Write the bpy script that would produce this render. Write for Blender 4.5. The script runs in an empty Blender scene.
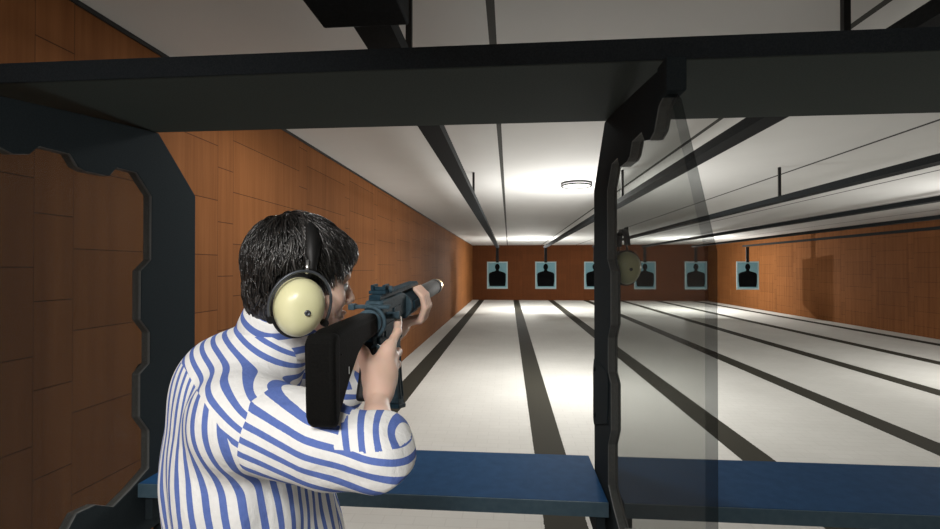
import bpy, bmesh, math, random
import numpy as np
from mathutils import Vector, Matrix, Euler
random.seed(7); RNG = np.random.default_rng(7)
SC = bpy.context.scene
COL = SC.collection
PSI = math.radians(4.74); CP, SP = math.cos(PSI), math.sin(PSI)
EYE = 1.6

def V(x, y, d):
    """a place given as metres right of, above and ahead of where the observer stands"""
    return np.array([CP*x - SP*d, SP*x + CP*d, EYE + y])
def P(px, py, d):
    return V((px-470)/470*d, (268-py)/470*d, d)

# ------------------------------------------------------------ materials
def new_mat(name):
    m = bpy.data.materials.new(name); m.use_nodes = True
    nt = m.node_tree
    return m, nt, nt.nodes['Principled BSDF']
def N(nt, t, **kw):
    n = nt.nodes.new(t)
    for k, v in kw.items():
        if k in n.inputs.keys() if isinstance(k, str) else False: n.inputs[k].default_value = v
        else: setattr(n, k, v)
    return n
def math_n(nt, op, a, b=None, c=None):
    n = nt.nodes.new('ShaderNodeMath'); n.operation = op
    for i, v in enumerate((a, b, c)):
        if v is None: continue
        if isinstance(v, (int, float)): n.inputs[i].default_value = v
        else: nt.links.new(v, n.inputs[i])
    return n.outputs[0]
def mixc(nt, fac, a, b):
    n = nt.nodes.new('ShaderNodeMix'); n.data_type = 'RGBA'
    for i, v in ((0, fac), (6, a), (7, b)):
        if isinstance(v, (int, float)): n.inputs[i].default_value = v
        elif isinstance(v, tuple): n.inputs[i].default_value = (*v, 1) if len(v) == 3 else v
        else: nt.links.new(v, n.inputs[i])
    return n.outputs[2]
def noise(nt, scale, detail=3, vec=None, mapscale=None, rough=.55):
    tc = nt.nodes.new('ShaderNodeTexCoord')
    n = nt.nodes.new('ShaderNodeTexNoise'); n.inputs['Scale'].default_value = scale
    n.inputs['Detail'].default_value = detail; n.inputs['Roughness'].default_value = rough
    src = tc.outputs['Object'] if vec is None else vec
    if mapscale:
        mp = nt.nodes.new('ShaderNodeMapping'); mp.inputs['Scale'].default_value = mapscale
        nt.links.new(src, mp.inputs['Vector']); src = mp.outputs[0]
    nt.links.new(src, n.inputs['Vector'])
    return n.outputs['Fac']
def bump(nt, bsdf, h, strength=.2, dist=.002):
    b = nt.nodes.new('ShaderNodeBump'); b.inputs['Strength'].default_value = strength
    b.inputs['Distance'].default_value = dist
    nt.links.new(h, b.inputs['Height']); nt.links.new(b.outputs[0], bsdf.inputs['Normal'])
def speckled(name, c1, c2, rough=.5, metal=0, scale=60, bstr=.15, spec=.5, bdist=.001):
    m, nt, b = new_mat(name)
    f = noise(nt, scale, 4)
    ramp = nt.nodes.new('ShaderNodeMapRange'); ramp.inputs[1].default_value = .3; ramp.inputs[2].default_value = .7
    nt.links.new(f, ramp.inputs[0])
    nt.links.new(mixc(nt, ramp.outputs[0], c1, c2), b.inputs['Base Color'])
    b.inputs['Roughness'].default_value = rough; b.inputs['Metallic'].default_value = metal
    b.inputs['Specular IOR Level'].default_value = spec
    bump(nt, b, f, bstr, bdist)
    return m

M = {}
M['dark'] = speckled('dark_blue_powder_coat', (.019, .026, .030), (.028, .036, .041), .85, 0, 220, .3, .04)
M['facing'] = speckled('beam_front_paint', (.022, .028, .033), (.034, .041, .047), .85, 0, 260, .3, .08)
M['beam'] = speckled('overhead_beam_paint', (.060, .073, .068), (.075, .088, .082), .85, 0, 200, .25, .05)
M['edge'] = speckled('frame_edge_grey', (.095, .10, .098), (.12, .125, .122), .5, 0, 90, .1)
M['rail'] = speckled('rail_black_metal', (.009, .011, .012), (.015, .018, .020), .7, 0, 100, .1, .08)
M['black'] = speckled('black_plastic', (.006, .006, .006), (.010, .010, .010), .5, 0, 300, .2, .35)
M['bench'] = speckled('bench_blue_top', (.011, .058, .150), (.016, .074, .185), .75, 0, 25, .15, .1)
M['bench_edge'] = speckled('bench_front_edge', (.055, .10, .135), (.075, .125, .16), .6, 0, 40, .15, .3)
M['stock'] = speckled('stock_black_rubber', (.003, .003, .0028), (.007, .007, .0065), .85, 0, 350, .5, .1)
M['steel'] = speckled('blued_gun_metal', (.036, .064, .082), (.066, .105, .132), .7, .05, 120, .15, .07)
M['steel2'] = speckled('blued_gun_metal_dark', (.012, .030, .044), (.026, .056, .078), .7, .05, 120, .15, .07)
M['suppressor'] = speckled('suppressor_grey', (.075, .073, .066), (.11, .105, .096), .75, .0, 90, .1)
M['brass'] = speckled('brass_muzzle', (.7, .42, .08), (.85, .55, .12), .3, .9, 80, .05)
M['cup'] = speckled('cup_cream_yellow', (.76, .75, .43), (.82, .80, .50), .3, 0, 30, .02)
M['silver'] = speckled('silver_metal', (.6, .6, .6), (.7, .7, .7), .25, .9, 60, .02)
M['wire'] = speckled('grey_blue_wire', (.075, .085, .10), (.11, .12, .135), .35, .4, 60, .05)
M['trouser'] = speckled('dark_trouser_cloth', (.015, .018, .03), (.025, .028, .045), .9, 0, 200, .4)
M['shoe'] = speckled('shoe_leather', (.02, .013, .01), (.03, .02, .015), .4, 0, 80, .2)
M['white_mark'] = speckled('white_mark', (.6, .6, .6), (.7, .7, .7), .5)
M['paper'] = speckled('target_paper', (.30, .60, .72), (.35, .66, .78), .9, 0, 40, .05, .1)
M['paper_edge'] = speckled('target_paper_border', (.62, .84, .90), (.66, .88, .94), .9, 0, 40, .05, .1)
M['ink'] = speckled('target_ink', (.004, .005, .006), (.007, .008, .010), .9, 0, 40, .05, .1)
M['eye'] = speckled('eye_white', (.7, .68, .65), (.75, .72, .7), .2)

def skin_mat():
    m, nt, b = new_mat('skin')
    f = noise(nt, 40, 3)
    nt.links.new(mixc(nt, f, (.90, .60, .47), (.95, .68, .55)), b.inputs['Base Color'])
    b.inputs['Roughness'].default_value = .5
    b.inputs['Subsurface Weight'].default_value = .15
    b.inputs['Subsurface Radius'].default_value = (.01, .004, .002)
    b.inputs['Subsurface Scale'].default_value = .6
    bump(nt, b, noise(nt, 350, 3), .12, .001)
    return m
M['skin'] = skin_mat()
def hair_mat():
    m, nt, b = new_mat('hair_black')
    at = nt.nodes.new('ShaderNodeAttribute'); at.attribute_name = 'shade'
    nt.links.new(mixc(nt, at.outputs['Fac'], (.005, .0045, .004), (.055, .052, .05)), b.inputs['Base Color'])  # the lighter end carries the painted highlights
    b.inputs['Roughness'].default_value = .3; b.inputs['Specular IOR Level'].default_value = .7
    bump(nt, b, noise(nt, 500, 2), .5, .0015)
    return m
M['hair'] = hair_mat()
def shirt_mat():
    m, nt, b = new_mat('striped_shirt_cloth')
    at = {}
    for k in ('u1', 'u2', 'msk'):
        a = nt.nodes.new('ShaderNodeAttribute'); a.attribute_name = k; at[k] = a.outputs['Fac']
    def stripes(u):
        f = math_n(nt, 'FRACT', math_n(nt, 'DIVIDE', u, .0215))
        return math_n(nt, 'LESS_THAN', f, .43)
    s1, s2 = stripes(at['u1']), stripes(at['u2'])
    g = math_n(nt, 'GREATER_THAN', at['msk'], 0.0)
    s = math_n(nt, 'ADD', math_n(nt, 'MULTIPLY', s1, g), math_n(nt, 'MULTIPLY', s2, math_n(nt, 'SUBTRACT', 1.0, g)))
    weave = noise(nt, 900, 2); mott = noise(nt, 120, 3)
    wh = mixc(nt, mott, (.78, .79, .78), (.88, .88, .87))
    bl = mixc(nt, mott, (.085, .145, .42), (.14, .21, .53))
    nt.links.new(mixc(nt, s, wh, bl), b.inputs['Base Color'])
    b.inputs['Roughness'].default_value = .85; b.inputs['Specular IOR Level'].default_value = .2
    hh = math_n(nt, 'ADD', math_n(nt, 'MULTIPLY', weave, .4), mott)
    hh = math_n(nt, 'ADD', hh, math_n(nt, 'MULTIPLY', noise(nt, 26, 4, None, (1, 1, .55), .6), 7.0))
    bump(nt, b, hh, .5, .0016)
    return m
M['shirt'] = shirt_mat()
def wood_mat(name, axis, c1, c2, seams):
    m, nt, b = new_mat(name)
    tc = nt.nodes.new('ShaderNodeTexCoord'); sp = nt.nodes.new('ShaderNodeSeparateXYZ')
    nt.links.new(tc.outputs['Object'], sp.inputs[0])
    a = sp.outputs[axis]; z = sp.outputs[2]
    sc = [9, 9, .35]
    grain = noise(nt, 1.6, 5, None, tuple(sc), .65)
    fine = noise(nt, 9, 3, None, (9, 9, .25), .6)
    blot = noise(nt, .9, 3)
    mr = nt.nodes.new('ShaderNodeMapRange'); mr.inputs[1].default_value = .3; mr.inputs[2].default_value = .7
    nt.links.new(grain, mr.inputs[0])
    g2 = math_n(nt, 'ADD', math_n(nt, 'MULTIPLY', mr.outputs[0], .55), math_n(nt, 'MULTIPLY', fine, .45))
    col = mixc(nt, g2, c1, c2)
    col = mixc(nt, math_n(nt, 'MULTIPLY', blot, .35), col, tuple(.55*x for x in c1))
    # columns: .165 wide and .985 wide in turn, blocks .345 tall, rows offset from column to column
    t = math_n(nt, 'DIVIDE', math_n(nt, 'SUBTRACT', a, 1.67-11.5), 1.15)
    cell = math_n(nt, 'FLOOR', t); fr = math_n(nt, 'MULTIPLY', math_n(nt, 'FRACT', t), 1.15)
    d1 = math_n(nt, 'MINIMUM', math_n(nt, 'ABSOLUTE', fr), math_n(nt, 'ABSOLUTE', math_n(nt, 'SUBTRACT', fr, .165)))
    d1 = math_n(nt, 'MINIMUM', d1, math_n(nt, 'ABSOLUTE', math_n(nt, 'SUBTRACT', fr, 1.15)))
    sub = math_n(nt, 'GREATER_THAN', fr, .165)
    cid = math_n(nt, 'ADD', math_n(nt, 'MULTIPLY', cell, 2.0), sub)
    off = math_n(nt, 'MULTIPLY', math_n(nt, 'FRACT', math_n(nt, 'MULTIPLY', cid, .387)), .345)
    zz = math_n(nt, 'FRACT', math_n(nt, 'DIVIDE', math_n(nt, 'ADD', z, off), .345))
    d2 = math_n(nt, 'MULTIPLY', math_n(nt, 'MINIMUM', zz, math_n(nt, 'SUBTRACT', 1.0, zz)), .345)
    v = math_n(nt, 'LESS_THAN', d1, .0022); h = math_n(nt, 'LESS_THAN', d2, .0024)
    line = math_n(nt, 'MULTIPLY', math_n(nt, 'MAXIMUM', math_n(nt, 'MULTIPLY', v, .55), h), seams)
    wn = nt.nodes.new('ShaderNodeTexWhiteNoise'); wn.noise_dimensions = '2D'
    cmb = nt.nodes.new('ShaderNodeCombineXYZ')
    nt.links.new(cid, cmb.inputs[0]); nt.links.new(math_n(nt, 'FLOOR', math_n(nt, 'DIVIDE', math_n(nt, 'ADD', z, off), .345)), cmb.inputs[1])
    nt.links.new(cmb.outputs[0], wn.inputs['Vector'])
    col = mixc(nt, math_n(nt, 'MULTIPLY', wn.outputs['Value'], .16), col, tuple(.35*x for x in c1))
    col = mixc(nt, line, col, (.018, .008, .004))
    nt.links.new(col, b.inputs['Base Color'])
    b.inputs['Roughness'].default_value = .75; b.inputs['Specular IOR Level'].default_value = .08
    bump(nt, b, g2, .12, .002)
    return m
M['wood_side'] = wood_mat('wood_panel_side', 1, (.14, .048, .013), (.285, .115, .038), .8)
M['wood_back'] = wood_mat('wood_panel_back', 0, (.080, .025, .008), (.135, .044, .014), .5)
STRIPES = [-1.365 + 1.717*i for i in range(7)]
def floor_mat():
    m, nt, b = new_mat('range_floor')
    tc = nt.nodes.new('ShaderNodeTexCoord'); sp = nt.nodes.new('ShaderNodeSeparateXYZ')
    nt.links.new(tc.outputs['Object'], sp.inputs[0])
    x, y = sp.outputs[0], sp.outputs[1]
    t = math_n(nt, 'DIVIDE', math_n(nt, 'ADD', x, 1.365+1.717/2), 1.717)
    f = math_n(nt, 'ABSOLUTE', math_n(nt, 'SUBTRACT', math_n(nt, 'FRACT', t), .5))
    wob = math_n(nt, 'MULTIPLY', math_n(nt, 'SUBTRACT', noise(nt, 45, 3), .5), .02)
    s = math_n(nt, 'LESS_THAN', math_n(nt, 'ADD', math_n(nt, 'MULTIPLY', f, 1.717), wob), .135)
    big = noise(nt, 1.3, 4); fine = noise(nt, 160, 3); mid = noise(nt, 14, 4, None, (1, 2.4, 1))
    base = mixc(nt, big, (.50, .495, .465), (.64, .635, .60))
    base = mixc(nt, math_n(nt, 'MULTIPLY', mid, .3), base, (.45, .44, .41))
    bk = nt.nodes.new('ShaderNodeTexBrick')
    bk.inputs['Scale'].default_value = 1.0; bk.inputs['Mortar Size'].default_value = .0035
    bk.inputs['Brick Width'].default_value = .20; bk.inputs['Row Height'].default_value = .10
    bk.inputs['Color1'].default_value = (0, 0, 0, 1); bk.inputs['Color2'].default_value = (.25, .25, .25, 1)
    bk.inputs['Mortar'].default_value = (1, 1, 1, 1)
    nt.links.new(tc.outputs['Object'], bk.inputs['Vector'])
    bkf = math_n(nt, 'MULTIPLY', bk.outputs['Color'], .30)
    base = mixc(nt, bkf, base, (.38, .37, .345))
    drk = mixc(nt, fine, (.018, .017, .013), (.055, .052, .040))
    nt.links.new(mixc(nt, s, base, drk), b.inputs['Base Color'])
    b.inputs['Roughness'].default_value = .85; b.inputs['Specular IOR Level'].default_value = .1
    bump(nt, b, fine, .2, .003)
    return m
M['floor'] = floor_mat()
def ceil_mat():
    m, nt, b = new_mat('ceiling_panels')
    tc = nt.nodes.new('ShaderNodeTexCoord'); sp = nt.nodes.new('ShaderNodeSeparateXYZ')
    nt.links.new(tc.outputs['Object'], sp.inputs[0])
    t = math_n(nt, 'DIVIDE', math_n(nt, 'ADD', sp.outputs[0], .08+1.69/2), 1.69)
    f = math_n(nt, 'MULTIPLY', math_n(nt, 'ABSOLUTE', math_n(nt, 'SUBTRACT', math_n(nt, 'FRACT', t), .5)), 1.69)
    s = math_n(nt, 'MULTIPLY', math_n(nt, 'LESS_THAN', f, .019), math_n(nt, 'GREATER_THAN', sp.outputs[0], -1.2))
    nt.links.new(mixc(nt, s, mixc(nt, noise(nt, 2, 3), (.60, .60, .585), (.66, .66, .645)), (.06, .06, .055)), b.inputs['Base Color'])
    b.inputs['Roughness'].default_value = .85; b.inputs['Specular IOR Level'].default_value = .15
    return m
M['ceiling'] = ceil_mat()
M['plain'] = speckled('booth_wall_plaster', (.10, .10, .10), (.13, .13, .13), .9)
def glass_mat():
    m, nt, b = new_mat('smoked_glass')
    nt.nodes.remove(b)
    out = nt.nodes['Material Output']
    tr = N(nt, 'ShaderNodeBsdfTransparent'); tr.inputs[0].default_value = (.74, .75, .74, 1)
    gl = N(nt, 'ShaderNodeBsdfGlossy'); gl.inputs['Roughness'].default_value = .08
    gl.inputs[0].default_value = (.9, .9, .9, 1)
    df = N(nt, 'ShaderNodeBsdfDiffuse'); df.inputs[0].default_value = (.34, .34, .33, 1)
    tl = N(nt, 'ShaderNodeBsdfTranslucent'); tl.inputs[0].default_value = (.34, .34, .33, 1)
    md = N(nt, 'ShaderNodeMixShader'); md.inputs[0].default_value = .5
    nt.links.new(df.outputs[0], md.inputs[1]); nt.links.new(tl.outputs[0], md.inputs[2])
    m1 = N(nt, 'ShaderNodeMixShader'); m1.inputs[0].default_value = .09
    nt.links.new(tr.outputs[0], m1.inputs[1]); nt.links.new(md.outputs[0], m1.inputs[2])
    fr = N(nt, 'ShaderNodeFresnel'); fr.inputs[0].default_value = 1.3
    m2 = N(nt, 'ShaderNodeMixShader')
    nt.links.new(math_n(nt, 'MULTIPLY', fr.outputs[0], .015), m2.inputs[0]); nt.links.new(m1.outputs[0], m2.inputs[1]); nt.links.new(gl.outputs[0], m2.inputs[2])
    nt.links.new(m2.outputs[0], out.inputs[0])
    return m
M['glass'] = glass_mat()
def glass_edge_mat():
    m, nt, b = new_mat('smoked_glass_cut_edge'); nt.nodes.remove(b)
    tr = N(nt, 'ShaderNodeBsdfTransparent'); tr.inputs[0].default_value = (.52, .53, .54, 1)
    nt.links.new(tr.outputs[0], nt.nodes['Material Output'].inputs[0]); return m
M['glass_edge'] = glass_edge_mat()
def emit_mat(name, c, s):
    m, nt, b = new_mat(name)
    b.inputs['Base Color'].default_value = (.8, .8, .78, 1)
    b.inputs['Emission Color'].default_value = (*c, 1); b.inputs['Emission Strength'].default_value = s
    return m
M['lamp'] = emit_mat('lamp_diffuser_glow', (1, .98, .95), .9)

# ------------------------------------------------------------ mesh helpers
def link_mesh(name, verts, faces, mat, parent=None, smooth=False, mats=None, midx=None, bevel=0, seg=2, angle=35):
    me = bpy.data.meshes.new(name)
    me.from_pydata([tuple(map(float, v)) for v in verts], [], [tuple(map(int, f)) for f in faces])
    bm = bmesh.new(); bm.from_mesh(me); bmesh.ops.recalc_face_normals(bm, faces=bm.faces); bm.to_mesh(me); bm.free()
    for mm in (mats or [mat]): me.materials.append(mm)
    if midx is not None: me.polygons.foreach_set('material_index', list(midx))
    if smooth: me.polygons.foreach_set('use_smooth', [True]*len(me.polygons))
    o = bpy.data.objects.new(name, me); COL.objects.link(o)
    if parent: o.parent = parent
    if bevel:
        b = o.modifiers.new('bevel', 'BEVEL'); b.width = bevel; b.segments = seg; b.limit_method = 'ANGLE'
        b.angle_limit = math.radians(angle); b.harden_normals = False
    return o
class MB:
    def __init__(s): s.v = []; s.f = []; s.mi = []
    def add(s, v, f, mi=0):
        n = len(s.v); s.v += [tuple(p) for p in v]; s.f += [tuple(i+n for i in q) for q in f]; s.mi += [mi]*len(f); return s
    def box(s, a, b, mi=0, mat=None):
        x0, y0, z0 = a; x1, y1, z1 = b
        v = [(x0,y0,z0),(x1,y0,z0),(x1,y1,z0),(x0,y1,z0),(x0,y0,z1),(x1,y0,z1),(x1,y1,z1),(x0,y1,z1)]
        if mat is not None: v = [tuple(mat @ Vector(p)) for p in v]
        return s.add(v, [(0,3,2,1),(4,5,6,7),(0,1,5,4),(1,2,6,5),(2,3,7,6),(3,0,4,7)], mi)
    def prism(s, poly, x0, x1, mi=0, mi_side=None, f3=lambda x, a, b: (x, a, b)):
        n = len(poly)
        v = [f3(x0, a, b) for a, b in poly] + [f3(x1, a, b) for a, b in poly]
        k = len(s.v); s.v += v
        s.f += [tuple(range(k, k+n))[::-1], tuple(range(k+n, k+2*n))]; s.mi += [mi, mi]
        for i in range(n):
            j = (i+1) % n; s.f.append((k+i, k+j, k+n+j, k+n+i)); s.mi.append(mi if mi_side is None else mi_side)
        return s
    def loft(s, rings, cap=True, closed=True, mi=0):
        k = len(s.v); n = len(rings[0])
        for r in rings: s.v += [tuple(p) for p in r]
        for i in range(len(rings)-1):
            for j in range(n if closed else n-1):
                a = k+i*n+j; b = k+i*n+(j+1) % n
                s.f.append((a, b, b+n, a+n)); s.mi.append(mi)
        if cap and closed:
            s.f += [tuple(range(k, k+n))[::-1], tuple(range(k+(len(rings)-1)*n, k+len(rings)*n))]; s.mi += [mi, mi]
        return s
    def tube(s, pts, r, n=8, cap=True, mi=0, flat=1.0):
        pts = [Vector(p) for p in pts]
        rs = r if isinstance(r, (list, tuple)) else [r]*len(pts)
        t0 = (pts[1]-pts[0]).normalized(); up = Vector((0,0,1)) if abs(t0.z) < .9 else Vector((1,0,0))
        u = t0.cross(up).normalized(); rings = []
        for i, p in enumerate(pts):
            t = (pts[min(i+1, len(pts)-1)] - pts[max(i-1, 0)]).normalized()
            u = (u - t*u.dot(t)).normalized(); w = t.cross(u)
            rings.append([p + (u*math.cos(2*math.pi*k/n) + w*math.sin(2*math.pi*k/n)*flat)*rs[i] for k in range(n)])
        return s.loft(rings, cap, mi=mi)
    def lathe(s, prof, n=24, frame=None, mi=0, cap=True):
        """prof: (radius, height) pairs about local Z"""
        fr = frame or Matrix.Identity(4)
        rings = [[fr @ Vector((r*math.cos(2*math.pi*k/n), r*math.sin(2*math.pi*k/n), h)) for k in range(n)] for r, h in prof]
        return s.loft(rings, cap, mi=mi)
    def build(s, name, mat, parent=None, smooth=False, bevel=0, mats=None, seg=2, angle=35):
        return link_mesh(name, s.v, s.f, mat, parent, smooth, mats, s.mi if mats else None, bevel, seg, angle)
def empty(name, loc, label, cat, group=None, rot=(0,0,0)):
    o = bpy.data.objects.new(name, None); COL.objects.link(o); o.location = loc; o.rotation_euler = rot
    o.empty_display_size = .1
    o['label'] = label; o['category'] = cat
    if group: o['group'] = group
    return o
def struct(o): o['kind'] = 'structure'; return o
def copy_tree(o, parent=None):
    c = o.copy(); COL.objects.link(c); c.parent = parent
    for ch in [x for x in bpy.data.objects if x.parent == o]: copy_tree(ch, c)
    return c
def weighted(o):
    for p in o.data.polygons: p.use_smooth = True
    o.data.set_sharp_from_angle(angle=math.radians(40))
    return o

# ------------------------------------------------------------ the room
XL, XR, YB, YN, ZC = -1.83, 9.6, 23.6, -3.2, 2.74
struct(MB().box((XL-.1, YN-.1, -.1), (XR+.1, YB+.1, 0)).build('floor', M['floor']))
struct(MB().box((XL-.1, YN-.1, ZC), (XR+.1, YB+.1, ZC+.1)).build('ceiling', M['ceiling']))
struct(MB().box((XL-.1, YN-.1, 0), (XL, YB+.1, ZC)).build('wall_left', M['wood_side']))
struct(MB().box((XR, YN-.1, 0), (XR+.1, YB+.1, ZC)).build('wall_right', M['wood_side']))
struct(MB().box((XL, YB, 0), (XR, YB+.1, ZC)).build('wall_back', M['wood_back']))
struct(MB().box((XL, YN-.1, 0), (XR, YN, ZC)).build('wall_front', M['plain']))
struct(MB().box((XL, YN, ZC-.022), (XL+.008, YB, ZC-.001)).build('trim_1', M['black']))
struct(MB().box((XR-.008, YN, ZC-.022), (XR, YB, ZC-.001)).build('trim_2', M['black']))

# ------------------------------------------------------------ overhead beam and benches
bm_ = empty('overhead_beam', (4, 1.48, 2.13), 'long dark grey flat beam running across the whole picture above the shooting booths', 'beam')
MB().box((XL-4+.001, 1.234-1.48, .0), (XR-4-.001, 1.729-1.48, .058)).build('beam_panel', M['beam'], bm_, bevel=.003)
o = MB().box((XL-4+.001, 1.228-1.48, .001), (XR-4-.001, 1.2335-1.48, .057)).build('front_facing', M['facing'], bm_, bevel=.001)
o['label'] = 'dark blue-black textured front strip'
def bench(x0, x1, label):
    e = empty('shooting_bench', ((x0+x1)/2, 1.81, .753), label, 'bench', 'blue shooting benches')
    hx = (x1-x0)/2
    if x1 > 1: MB().box((hx-.05, -.12, -.753), (hx-.01, .18, -.001)).build('support_leg', M['dark'], e, bevel=.003)
    MB().box((-hx, -.17, .002), (hx, .23, .05)).build('bench_top', M['bench'], e, bevel=.002)
    MB().box((-hx, -.176, .0), (hx, -.1705, .0495)).build('front_edge', M['bench_edge'], e, bevel=.001)['label'] = 'grey blue front edge of the bench'
    for sx in (-1, 1):   # angle brackets bolted to the partition
        xx = sx*(hx-.02)
        MB().box((xx-.015, -.14, -.10), (xx+.015, .16, 0)).build('bracket', M['dark'], e, bevel=.002)
    return e
bench(-1.372, .337, 'blue bench top directly in front of the shooter, between the two partitions')
bench(.389, 2.12, 'blue bench top on the right, seen partly through the smoked glass')

# ------------------------------------------------------------ partitions
INNER = [(1.09,1.985),(1.12,1.975),(1.155,1.925),(1.19,1.915),(1.235,1.925),(1.262,1.955),(1.358,1.956),(1.385,1.921),(1.415,1.913),(1.505,1.915),(1.535,1.951),(1.621,1.951),(1.694,1.876),(1.694,1.631),(1.643,1.589),(1.643,1.408),(1.689,1.355),(1.689,1.237),(1.643,1.207),(1.643,1.045),(1.689,.981),(1.689,.839),(1.603,.799),(1.528,.773),(1.458,.815),(1.389,.822),(1.35,.775),(1.0,.775)]
OUTER = [(1.0,.60),(1.78,.60),(1.90,.66),(1.949,.73),(1.949,1.915),(1.73,2.129),(1.55,2.112),(1.392,2.094),(1.164,2.066),(1.09,2.055)]
def partition(x, label, foot):
    e = empty('booth_partition', (x, 1.5, 0), label, 'partition', 'booth partitions')
    mb = MB(); t = .036
    poly = [(a-1.5, b) for a, b in INNER + OUTER]
    n = len(poly); k = 0
    v = [(0, a, b) for a, b in poly] + [(t, a, b) for a, b in poly]
    mb.v += v
    mb.f += [tuple(range(n))[::-1], tuple(range(n, 2*n))]; mb.mi += [0, 0]
    ni = len(INNER)
    for i in range(n):
        j = (i+1) % n; mb.f.append((i, j, n+j, n+i)); mb.mi.append(1 if i < ni-1 else 0)
    f = mb.build('frame', None, e, bevel=.004, mats=[M['dark'], M['edge']], seg=2)
    # legs of the frame down to the floor
    MB().box((.003, .25, 0), (t-.003, .44, .605)).build('support_leg', M['dark'], e, bevel=.003)
    gp = [(1.35,.70),(.873,.70),(.873,1.63),(1.045,1.965),(1.07,1.985),(1.66,1.99),(1.76,1.9),(1.76,.70)]
    g = MB().prism([(a-1.5, b) for a, b in gp], .004, .026, 0, 1).build('glass_panel', None, e, mats=[M['glass'], M['glass_edge']])
    g['label'] = 'tinted see-through panel'
    # clamp at the near end of the frame's top bar
    MB().box((-.004, -.45, 1.985), (t+.004, -.385, 2.062)).build('clamp', M['dark'], e, bevel=.004)
    for s in (-1,):   # long cover plate with bolts on the post
        MB().prism([(.16+.02,1.055),(.43,.97),(.449,.99),(.449,1.19),(.43,1.235),(.18,1.235),(.16,1.21)], -.005, -.0005).build('cover_plate', M['dark'], e, bevel=.002)
        for zz in (1.02, 1.2):
            MB().lathe([(.001,-.003),(.008,-.003),(.009,0),(.009,.003)], 12, Matrix.Translation((-.008, .40, zz)) @ Matrix.Rotation(math.pi/2, 4, 'Y')).build('bolt', M['rail'], e)
    return e
partition(-1.402, 'dark partition frame with scalloped inner edge at the left, behind the shooter', 0)
partition(.345, 'dark partition frame with smoked glass right of the shooter, seen almost edge-on', 0)

# ------------------------------------------------------------ target rails
ZB, ZT = EYE+.745, EYE+.797
RX = [-.42 + 1.735*i for i in range(6)]
ords = ['first target rail from the left, above the shooter, ending at the leftmost target', 'second target rail from the left, its end above the second target',
        'third target rail from the left, crossing the ceiling just right of the glass', 'fourth target rail from the left, under the ceiling at the right',
        'fifth target rail from the left, next to last before the right wall', 'last target rail, closest to the right wall']
r0 = None
def make_rail():
    e = empty('target_rail', (0, 0, ZB), ords[0], 'rail', 'black target rails under the ceiling')
    MB().box((-.058, .75, 0), (.058, 17.3, .010)).box((-.058, .75, .010), (-.048, 17.3, .052)).box((.048, .75, .010), (.058, 17.3, .052)).build('channel', M['rail'], e)
    MB().box((-.058, .75, .0525), (.058, 17.3, .056)).build('cover_strip', M['rail'], e)
    MB().box((-.135, -.35, -.025), (.125, 1.37, .10)).build('motor_housing', M['rail'], e, bevel=.006)
    for y in (1.95, 5.58):
        MB().box((-.013, y-.012, .0565), (.013, y+.012, ZC-ZB-.0005)).build('hanger_rod', M['black'], e, bevel=.002)
    return e
r0 = make_rail()
for i, x in enumerate(RX):
    r = r0 if i == 0 else copy_tree(r0)
    r.location.x = x; r['label'] = ords[i]

# ------------------------------------------------------------ targets
TY = 17.05
def make_target():
    e = empty('paper_target', (0, TY, 1.83), '', 'target', 'silhouette targets')
    w, h = .375, .98
    MB().box((-w, 0, -h), (w, .008, 0)).build('sheet', M['paper_edge'], e)
    MB().box((-w+.045, -.0022, -h+.055), (w-.045, -.0004, -.045)).build('printed_panel', M['paper'], e)
    pts = []
    head = [(.085*math.sin(a), -.19+.115*math.cos(a)) for a in [math.radians(d) for d in range(0, 150, 12)]]
    half = head + [(.05,-.30),(.065,-.335),(.19,-.37),(.27,-.40),(.305,-.45),(.305,-.70),(.29,-.82),(.28,-.885),(.0,-.885)]
    poly = half + [(-a, b) for a, b in half[::-1] if a > .001]
    m = MB(); m.prism(poly, -.0045, -.0026, f3=lambda x, a, b: (a, x, b)); m.build('silhouette', M['ink'], e)
    MB().box((-.05, .0, 0), (.05, .02, .50)).box((-.05, -.01, -.03), (.05, -.0005, .0)).build('hanger', M['black'], e)
    return e
tl = ['paper target with black silhouette, leftmost of the hanging row', 'paper target with black silhouette, second from the left',
      'paper target half hidden behind the dark partition post', 'paper target seen through the glass just right of the hanging ear muffs',
      'paper target seen through the glass beside its right edge', 'paper target at the right end, clear of the glass, nearest the right wall']
t0 = make_target()
for i, x in enumerate(RX):
    t = t0 if i == 0 else copy_tree(t0)
    t.location.x = x; t['label'] = tl[i]

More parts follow.
